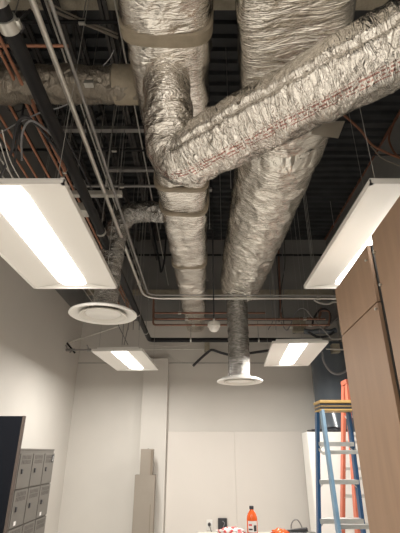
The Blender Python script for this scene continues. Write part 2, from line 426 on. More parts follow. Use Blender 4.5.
# duct 1: rounded rectangular trunk on the left of the pair
Z1 = H + 2.0
def c1(y): return -0.18 + 0.0175 * (y - 1.5)          # axis x
def w1(y): return 0.243 - 0.0125 * (y - 1.5)          # half width
HH = 0.21
duct1 = thing('supply_duct', 'foil-wrapped rectangular duct with tan tape bands left of centre', 'duct', (0, 0, 0))
path = [Vector((c1(y), y, Z1 + HH)) for y in [0.2 + 0.05 * i for i in range(int((YB - .2) / .05) + 1)]] + [Vector((c1(YB), YB, Z1 + HH))]
def pinch(s, a, S):
    y = 0.2 + s
    d = 0
    for yb in (1.52, 3.23, 3.95, 5.05): d -= 0.010 * math.exp(-((y - yb) / .05) ** 2)
    return d
b1 = duct_bm(path, lambda t: (w1(0.2 + t * (YB - .2)), HH, 4.5), seg=96, step=.016, amp=.012, freq=4.5, transverse=1.5, seed=3, sag=.012, extra=pinch, up0=Vector((0, 0, 1)))
obj('foil_jacket', b1, M['foilA'], duct1)
for v, wv in ((40, .075), (191, .05), (215, .05), (268.5, .045)):
    yb = W(200, v, z=Z1 - .01).y
    strap(duct1, yb, c1(yb), w1(yb) + .002, HH + .004, Z1 + HH - .004, 4.5, wv)
for y in (1.2, 3.5, 5.9):
    for s in (-1, 1):
        b = bmesh.new(); x = c1(y) + s * (w1(y) + .02); tube(b, [(x, y, Z1 - .02), (x, y, ZC - .01)], .004, 6); obj('hanger_rod', b, M['emtd'], duct1)
    b = bmesh.new(); box(b, c1(y) - w1(y) - .05, c1(y) + w1(y) + .05, y - .02, y + .02, Z1 + 2 * HH + .005, Z1 + 2 * HH + .03); obj('cross_channel', b, M['emtd'], duct1, False)

# duct 2: big right duct: rectangular near part then round
duct2 = thing('supply_duct', 'widest foil-wrapped duct right of centre, square near end then round', 'duct', (0, 0, 0))
Zb2 = H + 1.85
path = [Vector((0.40 + 0.155 * (y - 0.9), y, Zb2 + .27)) for y in [0.1 + .05 * i for i in range(39)]]
bb = duct_bm(path, lambda t: (0.262 + 0.035 * t, .27, 7), seg=96, step=.016, amp=.012, freq=4.5, transverse=1.2, seed=11, sag=.015)
obj('rectangular_section', bb, M['foilB'], duct2)
path = [Vector((0.615 - 0.014 * (y - 2), y, H + 2.15 + (.02 if y < 2.4 else 0))) for y in [1.9 + .05 * i for i in range(72)]]
def r2(t):
    y = 1.9 + t * 3.55; r = .325 - .012 * (y - 2)
    if y < 2.1: r += .02 * (2.1 - y) / .2
    if y > 5.3: r *= max(.8, 1 - (y - 5.3) * 1.2)
    return (r, r, 2.1)
bb = duct_bm(path, r2, seg=110, step=.014, amp=.013, freq=7, transverse=1.9, seed=21)
obj('round_section', bb, M['foilB'], duct2)
# loose corner flap of foil at the end of the square section
b = bmesh.new(); Pf = [(0.70, 1.93, Zb2 - .012), (0.885, 1.93, Zb2 - .005), (0.875, 2.05, Zb2 - .035), (0.70, 2.03, Zb2 - .02)]
vs = [b.verts.new(p) for p in Pf] + [b.verts.new((p[0], p[1], p[2] + .006)) for p in Pf]
for f in ((3, 2, 1, 0), (4, 5, 6, 7), (0, 1, 5, 4), (1, 2, 6, 5), (2, 3, 7, 6), (3, 0, 4, 7)): b.faces.new([vs[i] for i in f])
obj('foil_flap', b, M['foilB'], duct2, False)
# drop to the diffuser
xd, yd = 0.49, 5.22
fl = duct_bm([Vector((xd, yd, H + 2.0 - i * .05)) for i in range(23)] + [Vector((xd, yd, H + .85))], lambda t: (.135, .135, 2), seg=56, step=.012, amp=.008, freq=14, transverse=1.5, seed=5, up0=Vector((0, 1, 0)))
obj('flexible_drop', fl, M['flex'], duct2)
for y in (1.0, 3.0, 4.6):
    for s in (-1, 1):
        b = bmesh.new(); x = 0.60 + s * (.33 if y > 2 else .34) - (.16 if y < 2 else 0); tube(b, [(x, y, H + 2.1), (x, y, ZC - .01)], .004, 6); obj('hanger_rod', b, M['emtd'], duct2)

# duct 3: round branch dropping from duct 1 and running to the upper right
duct3 = thing('branch_duct', 'creased round foil duct elbowing from the left duct across to the upper right', 'duct')
e0 = Vector((-0.185, 1.74, Z1 + .04)); e1 = Vector((-0.20, 1.93, H + 1.555)); e2 = Vector((0.03, 1.845, H + 1.57)); e3 = Vector((0.886, 1.264, H + 1.65)); dr = (e3 - e2).normalized()
ctrl = [e0, e0 + Vector((-.005, .05, -.16)), Vector((-0.165, 1.93, H + 1.64)), Vector((-.07, 1.915, H + 1.555)), e2 + dr * .09, e2 + dr * .4, e3, e3 + dr * .9]
path = smoothpath(ctrl, 24)
def seam3(s, a, S):
    d = 0
    x = (a - SE) / .07
    d += -0.024 * math.exp(-x * x)
    d += 0.008 * math.exp(-((a - SE + .22) / .12) ** 2)
    return d * min(1, max(0, (s - .55) / .2))
SE = math.radians(345)
bb = duct_bm(path, lambda t: ((.130 + .045 * min(1, t * 3.2)),) * 2 + (2,), seg=110, step=.009, amp=.0105, freq=6.5, transverse=2.8, seed=31, extra=seam3, up0=Vector((1, 0, 0)))
obj('foil_jacket', bb, M['foilC'], duct3)
b = bmesh.new(); tube(b, [(1.2, 1.05, H + 1.5), (1.2, 1.05, ZC - .01)], .004, 6); obj('hanger_rod', b, M['emtd'], duct3)

# horizontal branch to the left wall (upper left)
duct4 = thing('branch_duct', 'dull foil-wrapped round duct crossing to the left wall at the upper left', 'duct')
path = [Vector((-0.30 - .05 * i, 2.06, H + 2.29)) for i in range(37)] + [Vector((XL, 2.06, H + 2.29))]
bb = duct_bm(path, lambda t: (.125, .125, 2), seg=64, step=.014, amp=.012, freq=9, transverse=1.8, seed=41)
obj('foil_jacket', bb, M['foilD'], duct4)
b = bmesh.new(); tube(b, [(-.585, 2.06, H + 2.29), (-.58, 2.06, H + 2.29), (-.39, 2.06, H + 2.29), (-.38, 2.06, H + 2.29)], [.122, .130, .130, .122], 40); obj('collar', b, M['tape'], duct4)
b = bmesh.new(); tube(b, [(-1.4, 2.06, H + 2.40), (-1.4, 2.06, ZC - .01)], .004, 6); obj('hanger_rod', b, M['emtd'], duct4)
b = bmesh.new(); box(b, -.74, -.68, 1.91, 1.95, H + 2.14, H + 2.17, .004); tube(b, [(-.70, 1.94, H + 2.16), (-.70, 1.98, H + 2.3)], .006); obj('damper_handle', b, M['steel'], duct4)

# branch from duct 1 to the left diffuser
duct5 = thing('branch_duct', 'small foil flexible duct bending down to the left round diffuser', 'duct')
path = smoothpath([(-.34, 3.36, H + 2.08), (-.50, 3.36, H + 2.09), (-.66, 3.36, H + 2.06), (-.745, 3.36, H + 1.96), (-.775, 3.36, H + 1.80), (-.79, 3.355, H + 1.6), (-.805, 3.35, H + 1.35), (-.815, 3.34, H + 1.09)], 14)
bb = duct_bm(path, lambda t: (.10, .10, 2), seg=56, step=.011, amp=.009, freq=14, transverse=1.6, seed=51)
obj('foil_jacket', bb, M['flex'], duct5)

def diffuser(label, x, y, z, r):
    t = thing('round_diffuser', label, 'air diffuser', (x, y, z), 0, 'round ceiling diffusers')
    b = bmesh.new(); lathe(b, [(r * .62, .03), (r * .74, .012), (r * .97, -.006), (r, 0), (r * .99, .012), (r * .8, .04), (r * .5, .055), (r * .46, .07), (r * .44, .07), (r * .46, .05), (r * .62, .03)], (0, 0, 0), 64)
    obj('outer_cone', b, M['white'], t)
    b = bmesh.new(); lathe(b, [(r * .60, -.008), (r * .69, -.014), (r * .70, -.006), (r * .62, .01), (r * .52, .02), (r * .52, .014), (r * .60, -.008)], (0, 0, 0), 56)
    obj('inner_ring', b, M['offwhite'], t)
    b = bmesh.new(); lathe(b, [(0, .004), (r * .50, .004), (r * .52, .008), (r * .48, .014), (0, .016)], (0, 0, 0), 56)
    obj('centre_disc', b, M['white'], t)
    b = bmesh.new()
    for k in range(3):
        a = k * 2 * PI / 3 + .4; bar(b, (0, 0, .022), (r * .66 * math.cos(a), r * .66 * math.sin(a), .026), .012, .004)
    obj('spider_bracket', b, M['steel'], t)
    return t
diffuser('round white diffuser on the left, larger in view, below the near troffer light', -0.817, 3.34, H + 1.06, .283)
diffuser('round white diffuser under the flexible drop at the centre of the room', xd, yd, H + .80, .283)

# ------------------------------------------------------------------ sprinkler main, elbow, branch
xp = -.82; zp = H + 1.67
sp = thing('sprinkler_pipe', 'thick black sprinkler pipe running back then turning right along the back wall', 'pipe')
b = bmesh.new(); tube(b, fillet([(xp, -1.2, zp), (xp, 6.6, zp), (1.95, 6.6, zp)], .10), .036, 20); obj('pipe', b, M['black'], sp)
for (u, v) in ((10, 30), (-2, 2)):
    yy = W(0, v, z=zp - .04).y; b = bmesh.new(); tube(b, [(xp, yy - .03, zp), (xp, yy - .028, zp), (xp, yy + .028, zp), (xp, yy + .03, zp)], [.037, .044, .044, .037], 20)
    box(b, xp - .055, xp + .055, yy - .02, yy + .02, zp - .012, zp + .012, .004); obj('coupling', b, M['steel'], sp)
for yy in (3.0, 5.2, 6.1):
    b = bmesh.new(); tube(b, [(xp, yy, zp + .05), (xp, yy, ZC - .01)], .005, 6); obj('hanger_rod', b, M['emtd'], sp)
    b = bmesh.new(); tube(b, [(xp, yy - .012, zp), (xp, yy + .012, zp)], .041, 18); obj('clevis_ring', b, M['steel'], sp)
for xx in (-.15, .95):
    b = bmesh.new(); tube(b, [(xx, 6.6, zp + .05), (xx, 6.6, ZC - .01)], .005, 6); obj('hanger_rod', b, M['emtd'], sp)
    b = bmesh.new(); tube(b, [(xx - .012, 6.6, zp), (xx + .012, 6.6, zp)], .041, 18); obj('clevis_ring', b, M['steel'], sp)
# ------------------------------------------------------------------ conduits
zc = H + 1.78
def pipe(name, label, pts, r, m, straight=.12, cat='pipe', hang=(), group=None):
    t = thing(name, label, cat); 
    if group: t['group'] = group
    b = bmesh.new(); tube(b, fillet(pts, straight), r, 12); obj('tube', b, m, t)
    for p in hang:
        b = bmesh.new(); tube(b, [p, (p[0], p[1], ZC - .01)], .003, 5); obj('hanger_rod', b, M['wire'], t)
        b = bmesh.new(); box(b, p[0] - r * 1.6, p[0] + r * 1.6, p[1] - r * .8, p[1] + r * .8, p[2] - r * 1.4, p[2] + r * 1.8, .001); obj('clamp', b, M['steel'], t)
    return t
pipe('metal_conduit', 'thick bright metal conduit running back on the left then bending right under the ducts',
     [(-.735, -1, zc), (-.705, 4.92, zc), (XR, 4.92, zc)], .0145, M['emt'], .25, 'conduit', hang=((-.717, 2.6, zc), (-.70, 4.4, zc), (1.5, 4.92, zc)))
pipe('metal_conduit', 'thin metal conduit beside the thick bright conduit on its right',
     [(-.655, -1, zc + .01), (-.64, 4.82, zc + .01), (XR, 4.86, zc + .01)], .009, M['emtd'], .12, 'conduit')
pipe('metal_conduit', 'thin grey metal conduit crossing to the left wall high above the copper pipes',
     [(-.95, 1.3, H + 2.6), (-.95, 7.28, H + 2.6)], .009, M['emtd'], .1, 'conduit', hang=((-.95, 3.1, H + 2.6),))
pipe('metal_conduit', 'thin grey conduit between the two leftmost joists', [(-1.05, 1.0, H + 2.8), (-1.05, 7.28, H + 2.8)], .008, M['emt'], .1, 'conduit')
pipe('metal_conduit', 'thin pale conduit just left of the flexible duct bend', [(-.60, 1.2, H + 2.9), (-.60, 7.28, H + 2.9)], .007, M['emt'], .1, 'conduit')
# long bare horizontal runs by the back wall
pipe('metal_conduit', 'thin conduit low across the back wall between the far lights', [(W(78, 363, y=7.2).x, 7.2, W(78, 363, y=7.2).z), (2.48, 7.2, W(300, 363, y=7.2).z)], .007, M['emtd'], .1, 'conduit')
pipe('metal_conduit', 'conduit across the back wall just above the far left light', [(W(100, 348, y=7.22).x, 7.22, W(100, 349, y=7.22).z), (W(212, 349, y=7.22).x, 7.22, W(200, 349, y=7.22).z), (W(222, 353, y=7.22).x, 7.22, W(222, 354, y=7.22).z)], .009, M['emt'], .1, 'conduit')
pipe('metal_conduit', 'dark horizontal conduit high across the right wall end of the ceiling', [(W(330, 155, z=H + 3.4).x - .3, W(330, 155, z=H + 3.4).y, H + 3.4), (XR, W(330, 155, z=H + 3.4).y, H + 3.4)], .012, M['cableb'], .1, 'conduit')
for x, z, r_, m_, l in ((-1.12, 2.95, .022, 'black', 'black pipe running back high between the two middle joists'), (-1.62, 2.7, .018, 'black', 'black pipe running back high near the left wall'),
      (-1.40, 2.55, .008, 'emt', 'thin pale conduit running back above the copper pipes'), (-1.75, 2.35, .008, 'emt', 'pale conduit running back closest to the left wall'), (-1.80, 2.30, .007, 'emt', 'very thin pale conduit beside the conduit closest to the left wall'),
      (-.48, 3.2, .016, 'black', 'black pipe running back high just left of the trunk duct')):
    pipe('metal_conduit' if r_ < .01 else 'steel_pipe', l, [(x, -1, H + z), (x, 7.28, H + z)], r_, M[m_], .1, 'conduit' if r_ < .01 else 'pipe')
for v, z, x0, x1, m_, l in ((22, 3.0, -2.1, -.5, 'black', 'dark pipe crossing sideways under the near end of the left joists'), (150, 2.9, -2.1, -.45, 'black', 'dark pipe crossing sideways beyond the dull foil duct'), (186, 2.8, -2.1, -.45, 'emtd', 'dull thin pipe crossing sideways above the trapeze bracket')):
    p = W(60, v, z=H + z); pipe('steel_pipe', l, [(XL + .01, p.y, H + z), (x1, p.y, H + z)], .016, M[m_], .1, 'pipe', hang=((-.9, p.y, H + z),))
# copper
zk = H + 2.2
for k, (x, l) in enumerate(((-1.17, 'bright copper pipe, first to the left of the black sprinkler pipe'), (-1.225, 'copper pipe close beside the first copper pipe on the left'),
             (-1.33, 'third copper pipe leftwards from the black sprinkler pipe'), (-1.46, 'fourth copper pipe leftwards from the black sprinkler pipe'),
             (-1.52, 'leftmost of the copper pipes running back toward the far wall'))):
    pipe('copper_pipe', l, [(x, -.5, zk + .03 * (k % 2)), (x + .02, 6.9, zk + .03 * (k % 2))], .011 if k < 2 else .010, M['copper'], .1, hang=((x + .008, 2.9 + .1 * k, zk + .03 * (k % 2)),), group='copper pipes running back')
for k, (v, y, x1, l) in enumerate(((313, 5.95, 265, 'top copper pipe crossing below the ducts near the back wall'), (319, 5.95, 325, 'middle copper pipe crossing below the ducts near the back wall'), (325, 5.95, 330, 'bottom copper pipe crossing below the ducts near the back wall'))):
    a = W(153, v, y=y); c = W(x1, v, y=y)
    pipe('copper_pipe', l, [(a.x, y, a.z + .25), (a.x, y, a.z), (c.x, y, a.z)], .015, M['copperd'], .05, hang=((a.x + .4 + .1 * k, y, a.z), (c.x - .3, y, a.z)), group='copper pipes crossing')
a = W(2, 46, z=H + 2.42)
pipe('copper_pipe', 'short copper pipe crossing sideways at the upper left corner', [(-1.9, a.y, H + 2.42), (-.86, a.y, H + 2.42)], .012, M['copper'], .05, hang=((-1.7, a.y, H + 2.42),))
# grey strut channels under the deck
for (v, x0, x1, z, l) in ((131, -1.75, -.55, H + 3.36, 'pale strut channel under the deck behind the dull foil duct'), (171, -1.3, -.5, H + 3.36, 'second, farther pale strut channel under the deck')):
    p = W(100, v, z=z); b = bmesh.new(); box(b, x0, x1, p.y - .03, p.y + .03, z, z + .05, .003)
    tag(obj('strut_channel', b, M['emtd'], None, False), l, 'strut', 'strut channels')
# trapeze bracket holding the conduits (upper left)
t = thing('trapeze_bracket', 'grey trapeze bracket carrying the conduits beside the near left light', 'bracket')
p = W(103, 195, z=zc + .03)
b = bmesh.new(); box(b, -1.0, -.60, p.y - .02, p.y + .02, zc + .018, zc + .06, .003); obj('channel', b, M['emt'], t, False)
for x in (-.97, -.63):
    b = bmesh.new(); tube(b, [(x, p.y, zc), (x, p.y, ZC - .01)], .0045, 6); obj('threaded_rod', b, M['emtd'], t)
b = bmesh.new(); box(b, -1.02, -.86, p.y + .10, p.y + .20, zc - .05, zc + .03, .006); tag(obj('junction_box', b, M['steel'], None, False), 'small metal junction box at the right edge of the near left light', 'junction box')

# ------------------------------------------------------------------ loose cables at the upper left
def cpts(lst, z): return [W(u, v, z=H + zz) for (u, v, zz) in [(q[0], q[1], (q[2] if len(q) > 2 else z)) for q in lst]]
cb = [
 ('thick dark cable looping over the copper pipes at the left', [(0, 178), (12, 150), (16, 128), (24, 117), (36, 124), (48, 138), (60, 155), (78, 180)], 2.05, .011, 'cableb'),
 ('dark cable hanging beside the loop at the left', [(14, 172), (16, 150), (20, 126), (26, 96, 2.5), (33, 70, 2.8)], 2.1, .009, 'cableb'),
 ('grey cable arching beneath the dull foil duct', [(22, 160), (22, 135), (30, 121), (44, 128), (56, 140), (72, 160), (86, 186)], 2.0, .008, 'cableg'),
 ('thin grey cable crossing low over the copper pipes', [(0, 133), (20, 122), (42, 112), (58, 108), (68, 104)], 2.1, .005, 'cableg'),
 ('thin white wire hanging down by the dull duct collar', [(103, 66), (110, 58), (114, 50)], 2.05, .0025, 'cableg'),
 ('brown-red cable drooping between the copper pipes', [(32, 100), (44, 130), (56, 150), (66, 170)], 2.12, .009, 'cableo'),
 ('dark cable running beside the black sprinkler pipe', [(2, 0), (24, 48), (52, 110), (80, 165), (104, 215)], 1.95, .007, 'cableb'),
 ('pale thin cable from joist down to the near left light', [(118, 100, 3.3), (111, 140, 2.6), (106, 186, 1.75)], 2, .004, 'cablew'),
 ('long beige cable crossing diagonally at the top left', [(30, 0, 3.2), (60, 14, 3.15), (95, 28, 3.1), (118, 38, 3.05)], 3, .012, 'carton'),
 ('second beige cable crossing diagonally at the top left', [(44, 0, 3.3), (74, 16, 3.25), (118, 34, 3.2)], 3, .008, 'carton'),
 ('coiled dark cable by the round elbow joint of the copper pipes', [(14, 24, 2.3), (20, 22, 2.3), (24, 27, 2.3), (20, 32, 2.3), (14, 28, 2.3), (18, 22, 2.3), (30, 10, 2.6)], 2.3, .009, 'cableb'),
 ('thin dark cable sagging under the left joist', [(0, 96), (12, 112), (30, 108), (48, 116), (54, 104)], 2.3, .005, 'cableb'),
 ('thin wire bundle strand dropping behind the near left light', [(2, 130), (10, 160), (24, 186)], 1.9, .004, 'cablew'),
 ('pale wire strand at the far left edge above the near left light', [(0, 143), (8, 168), (16, 186)], 1.95, .004, 'cablew'),
]
for l, pts, z, r, m in cb: cable('cable', l, cpts(pts, z), r, M[m])
# thin rods and wires across the gap left of the trunk duct
for k, (u, v0, v1, y) in enumerate(((128, 205, 330, 5.2), (133, 215, 330, 5.4), (139, 215, 330, 5.6), (122, 250, 345, 5.3))):
    a = W(u, v1, y=y)
    b = bmesh.new(); tube(b, [(a.x, y, a.z), (a.x, y, ZC - .01)], .005 if k % 2 else .007, 6)
    tag(obj('threaded_rod', b, M['emtd']), 'thin vertical rod left of the trunk duct, %s' % ['nearest the flexible bend', 'second from the flexible bend', 'closest to the trunk duct', 'beside the black pipe elbow'][k], 'rod', 'thin rods left of the trunk duct')
cable('cable', 'dark drooping cable between the flexible bend and the trunk duct', [W(148, 190, y=5.5), W(152, 225, y=5.5), W(157, 250, y=5.5), W(160, 266, y=5.5), W(161, 272, y=5.5), W(164, 262, y=5.5), W(166, 235, y=5.5), W(168, 190, y=5.5)], .014, M['cableb'])
b = bmesh.new(); p = W(150, 255, y=6.9); tube(b, [(XL, 6.9, p.z), (XR, 6.9, p.z)], .02, 8); tag(obj('steel_pipe', b, M['black']), 'dark horizontal pipe high behind the ducts near the back wall', 'pipe')
# diagonal braces and sprinkler stub at back left
b = bmesh.new(); tube(b, [W(67, 343, y=6.6), W(122, 325, y=6.4)], .011, 8); tag(obj('brace_rod', b, M['emt']), 'pale diagonal brace rod between left wall corner and diffuser', 'brace')
t = thing('sprinkler_branch', 'short dark sprinkler branch with fittings at the back left corner', 'pipe')
p0 = W(56, 350, y=6.55); p1 = W(118, 350, y=6.55)
b = bmesh.new(); tube(b, [(XL, 6.55, p0.z), (p1.x, 6.55, p0.z)], .012, 10); obj('pipe', b, M['emtd'], t)
for u in (68, 73, 89):
    q = W(u, 350, y=6.55); b = bmesh.new(); tube(b, [(q.x - .03, 6.55, p0.z), (q.x + .03, 6.55, p0.z)], .024, 12); tube(b, [(q.x, 6.55, p0.z), (q.x - .03, 6.5, p0.z + (.07 if u != 73 else -.05))], .010, 8); obj('fitting', b, M['emtd'], t)
b = bmesh.new(); tube(b, [W(67, 343, y=6.55), W(75, 353, y=6.55)], .014, 8); obj('brace_clamp', b, M['black'], t)
for k, (u0, v0, u1, v1) in enumerate(((118, 325, 128, 345), (130, 318, 124, 345))):
    a = W(u0, v0, y=6.3); c = W(u1, v1, y=6.3)
    b = bmesh.new(); tube(b, fillet([(a.x, a.y, ZC - .01), (a.x, a.y, a.z), c], .05), .007, 6); tag(obj('brace_rod', b, M['emtd']), ['thin dark brace rod leaning right above the far left light', 'thin dark brace rod leaning left above the far left light'][k], 'brace')
# cable hump in front of the back wall centre
cable('flexible_conduit', 'dark flexible conduit humped across the back wall left of the centre diffuser', [W(u, v, y=7.15) for u, v in ((193, 366), (199, 360), (207, 353), (212, 350), (222, 353), (234, 355), (258, 352), (275, 350), (290, 352))], .022, M['cableb'], 'conduit')
b = bmesh.new(); p = W(207, 346, y=7.2); box(b, p.x - .045, p.x + .045, 7.13, 7.3, p.z - .09, p.z + .08, .004); tag(obj('junction_box', b, M['galv'], None, False), 'small tan junction box on the back wall between the ducts', 'junction box')
b = bmesh.new(); lathe(b, [(0, -.05), (.015, -.05), (.03, -.02), (.03, .02), (0, .03)], W(275, 351, y=7.15) + Vector((0, -.03, -.02)), 16); tag(obj('conduit_fitting', b, M['steel']), 'round fitting on the dark flexible conduit right of the diffuser drop', 'fitting')
for (u, v0, u2, v2, l) in ((150, 345, 200, 343, 'upper thin pale wire along the back wall behind the black pipe'), (165, 352, 192, 365, 'thin wire sagging to the flexible conduit end')):
    cable('wire', l, [W(u, v0, y=7.22), W((u + u2) / 2, (v0 + v2) / 2 + 2, y=7.22), W(u2, v2, y=7.22)], .006, M['emt'])
# pendant occupancy sensor
t = thing('pendant_sensor', 'white domed pendant sensor on a dark stem between the two ducts', 'sensor', W(214, 327, y=4.3))
b = bmesh.new(); lathe(b, [(0, -.055), (.03, -.05), (.05, -.03), (.056, -.005), (.056, .0)], (0, 0, 0), 32); obj('dome', b, M['white'], t)
b = bmesh.new(); lathe(b, [(.058, 0), (.068, .002), (.068, .035), (.055, .055), (.012, .06), (.012, .09), (0, .09)], (0, 0, 0), 32); obj('cap', b, M['offwhite'], t)
b = bmesh.new(); tube(b, [(0, 0, .08), (0, 0, ZC - t.location.z - .01)], .008, 8); obj('stem', b, M['cableb'], t)

# ------------------------------------------------------------------ right rear cluster
t = thing('junction_box', 'tan junction box with round side knockout above the far right light', 'junction box', W(298.5, 327, y=6.9))
b = bmesh.new(); box(b, -.10, .10, -.06, .06, -.085, .085, .006); obj('box', b, M['galv'], t, False)
b = bmesh.new(); box(b, -.112, .112, -.074, -.06, -.098, .098, .003); obj('cover', b, M['galv'], t, False)
b = bmesh.new(); box(b, -.02, .02, .06, .395, -.02, .02); obj('mounting_arm', b, M['emtd'], t, False)
b = bmesh.new(); tube(b, [(-.10, 0, 0), (-.16, 0, 0)], .03, 14); tube(b, [(-.13, 0, 0), (-.15, 0, 0)], .04, 8); obj('connector', b, M['steel'], t)
t2 = t
def clus(l, pts, r, m, y=6.85, nm='cable', cat='cable', end=()): return cable(nm, l, [W(u, v, y=y) for u, v in pts] + [Vector(e) for e in end], r, M[m], cat)
pipe('metal_conduit', 'rust-brown conduit bent round above the tan junction box', [Vector((W(281, 270, y=7.0).x, 7.0, ZC - .01)), W(281, 319, y=7.0), W(320, 318, y=7.0), W(321, 308, y=7.0)], .018, M['copperd'], .06, 'conduit')
clus('dark hose arching up and over behind the junction box', [(312, 326), (314, 318), (319, 311), (325, 309), (330, 314), (330, 324)], .018, 'cableb')
clus('rust-brown looped pipe beside the tall cabinets', [(318, 320), (320, 312), (323, 311), (329, 312), (329, 322)], .014, 'copperd', 6.7, 'looped_pipe', 'pipe', end=[(W(329, 322, y=6.7).x, 7.0, W(329, 322, y=6.7).z - .03), (W(329, 322, y=6.7).x, 7.29, W(329, 322, y=6.7).z - .03)])
clus('dark insulated hose lying level above the far right light', [(304, 331), (312, 332), (320, 331), (330, 332), (336, 330)], .045, 'column', 6.7, 'insulated_hose', 'hose')
clus('black drooping cable under the insulated hose', [(308, 332), (318, 337), (328, 336), (334, 332)], .02, 'cableb', 6.65)
clus('white flexible hose snaking toward the tall cabinets', [(314, 300), (320, 303), (328, 304), (334, 302), (342, 303)], .018, 'cablew', 6.8, 'hose', 'hose')
clus('pale grey cable looping down beside the blue-grey column', [(322, 352), (324, 362), (330, 371), (338, 374), (347, 370), (352, 362)], .016, 'cableg', 6.3, end=[(2.49, 6.3, W(352, 362, y=6.3).z + .08)])
clus('diagonal grey rod above the far right light', [(307, 311), (318, 324), (331, 338)], .012, 'emtd', 6.5, 'brace_rod', 'brace')
clus('second diagonal rod crossing near the cabinets', [(326, 328), (336, 319), (344, 311)], .016, 'emtd', 6.6, 'brace_rod', 'brace')
clus('upper level conduit stub right of the far right light', [(331, 339), (352, 339)], .012, 'emt', 6.5, 'metal_conduit', 'conduit', end=[(2.49, 6.5, W(352, 339, y=6.5).z)])
clus('lower level conduit stub right of the far right light', [(326, 349), (352, 350)], .012, 'emt', 6.5, 'metal_conduit', 'conduit', end=[(2.49, 6.5, W(352, 350, y=6.5).z)])
clus('grey wavy cable left of the tan junction box', [(281, 322), (286, 330), (290, 326), (296, 312), (302, 308), (310, 312)], .010, 'cableg')
b = bmesh.new(); q = W(334, 343, y=6.55); box(b, q.x - .05, q.x + .07, 6.5, 6.62, q.z - .16, q.z - .02, .005); tag(obj('junction_box', b, M['galv'], None, False), 'small box hanging between the conduit stubs beside the cabinets', 'junction box')
# vertical cable drops right of the round duct
for k, (pts, l) in enumerate((
   ([(273, 225), (272, 262), (275, 290), (276, 330)], 'leftmost cable drop right of the round duct'),
   ([(276, 225), (277, 262), (279, 292), (279, 322)], 'second cable drop right of the round duct'),
   ([(279, 228), (283, 262), (284, 285), (281, 312)], 'third cable drop right of the round duct, bowed'),
   ([(283, 225), (285, 262), (281, 292), (284, 325)], 'rightmost cable drop right of the round duct'),
   ([(268, 262), (270, 290), (273, 318), (268, 330)], 'short cable drop tucked behind the round duct end'))):
    y = 6.6 + .05 * k; P = [W(u, v, y=y) for u, v in pts]; P = [Vector((P[0].x, y, ZC - .01))] + P
    cable('cable', l, P, .007, M['cableb'] if k % 2 else M['cableg'], 'cable', 'cable drops')
# thin wires hanging at right by the deck
for k, (u, v, l) in enumerate(((311, 260, 'thin hanging wire between round duct and near right light'), (330, 200, 'thin hanging wire close to the near right light'), (268, 240, 'thin wire beside the right edge of the round duct'))):
    a = W(u, v, y=5.6 + .3 * k); b = bmesh.new(); tube(b, [(a.x, a.y, a.z - .5), (a.x, a.y, ZC - .01)], .004, 5)
    tag(obj('hanging_wire', b, M['wire']), l, 'wire', 'hanging wires')
# reddish cables on the upper right wall
cable('cable', 'brown-red cable running from the deck down to the right wall', [W(340, 112, y=3.6), W(352, 122, y=3.7), (W(362, 132, y=3.8)), W(371, 144, y=3.9), W(385, 152, y=3.95), W(400, 158, y=4.0)], .014, M['cableo'])
cable('cable', 'dark red cable hanging in a loop down the upper right wall', [Vector((XR - .03, 4.1, ZC - .05)), W(396, 118, y=4.0), W(391, 130, y=4.0), W(389, 140, y=4.0), W(394, 152, y=4.0), W(402, 160, y=4.0)], .012, M['cableo'])
cable('cable', 'thin tan cable sagging along the right wall to the corner', [W(371, 146, y=4.0), W(382, 158, y=4.0), W(400, 166, y=4.0)], .008, M['carton'])

# ------------------------------------------------------------------ tall tan cabinets (right)
def cabx(y): return 0.845 - 0.045 * (2.4 - y)
cabz = H + .923; seam = H + .63
def cab(label, y0, y1, zt, seam, knobs, lean=0.0):
    ang = math.atan(.045)
    t = thing('tall_cabinet', label, 'cabinet', (cabx(y1), y1, 0), -ang)
    d = y1 - y0
    b = bmesh.new(); box(b, .012, .60, -d, 0, 0, zt, .003)
    obj('body', b, M['gap'], t, False)
    b = bmesh.new(); box(b, -.008, .011, -d + .003, -.003, .08, seam - .003, .002); dr_ = obj('lower_door', b, M['panel'], t, False)
    b = bmesh.new(); box(b, -.008, .011, -d + .003, -.003, seam + .003, zt - .002, .002); up_ = obj('upper_door', b, M['panel'], t, False)
    for (yy, zz, par) in knobs:
        b = bmesh.new(); tube(b, [(-.008, yy, zz), (-.018, yy, zz), (-.020, yy, zz)], [.004, .007, .005], 12); obj('knob', b, M['steel'], up_ if par else dr_)
    t.rotation_euler = (lean, 0, -ang)
    return t
cab('tall tan laminate cabinet, the far one, with a seam near its top', 1.785, 2.4, cabz, seam, ((-.59, H + .85, 1), (-.60, seam - .03, 0)))
cab('tall tan laminate cabinet nearest the viewer at the right edge', 0.75, 1.745, cabz + .012, H - .6, ((-.02, H + .84, 1), (-.02, seam + .05, 1)), .010)

# ------------------------------------------------------------------ lockers (left)
LX = -1.83; LY0 = W(19, 500, y=3).y * 0 + 3.95
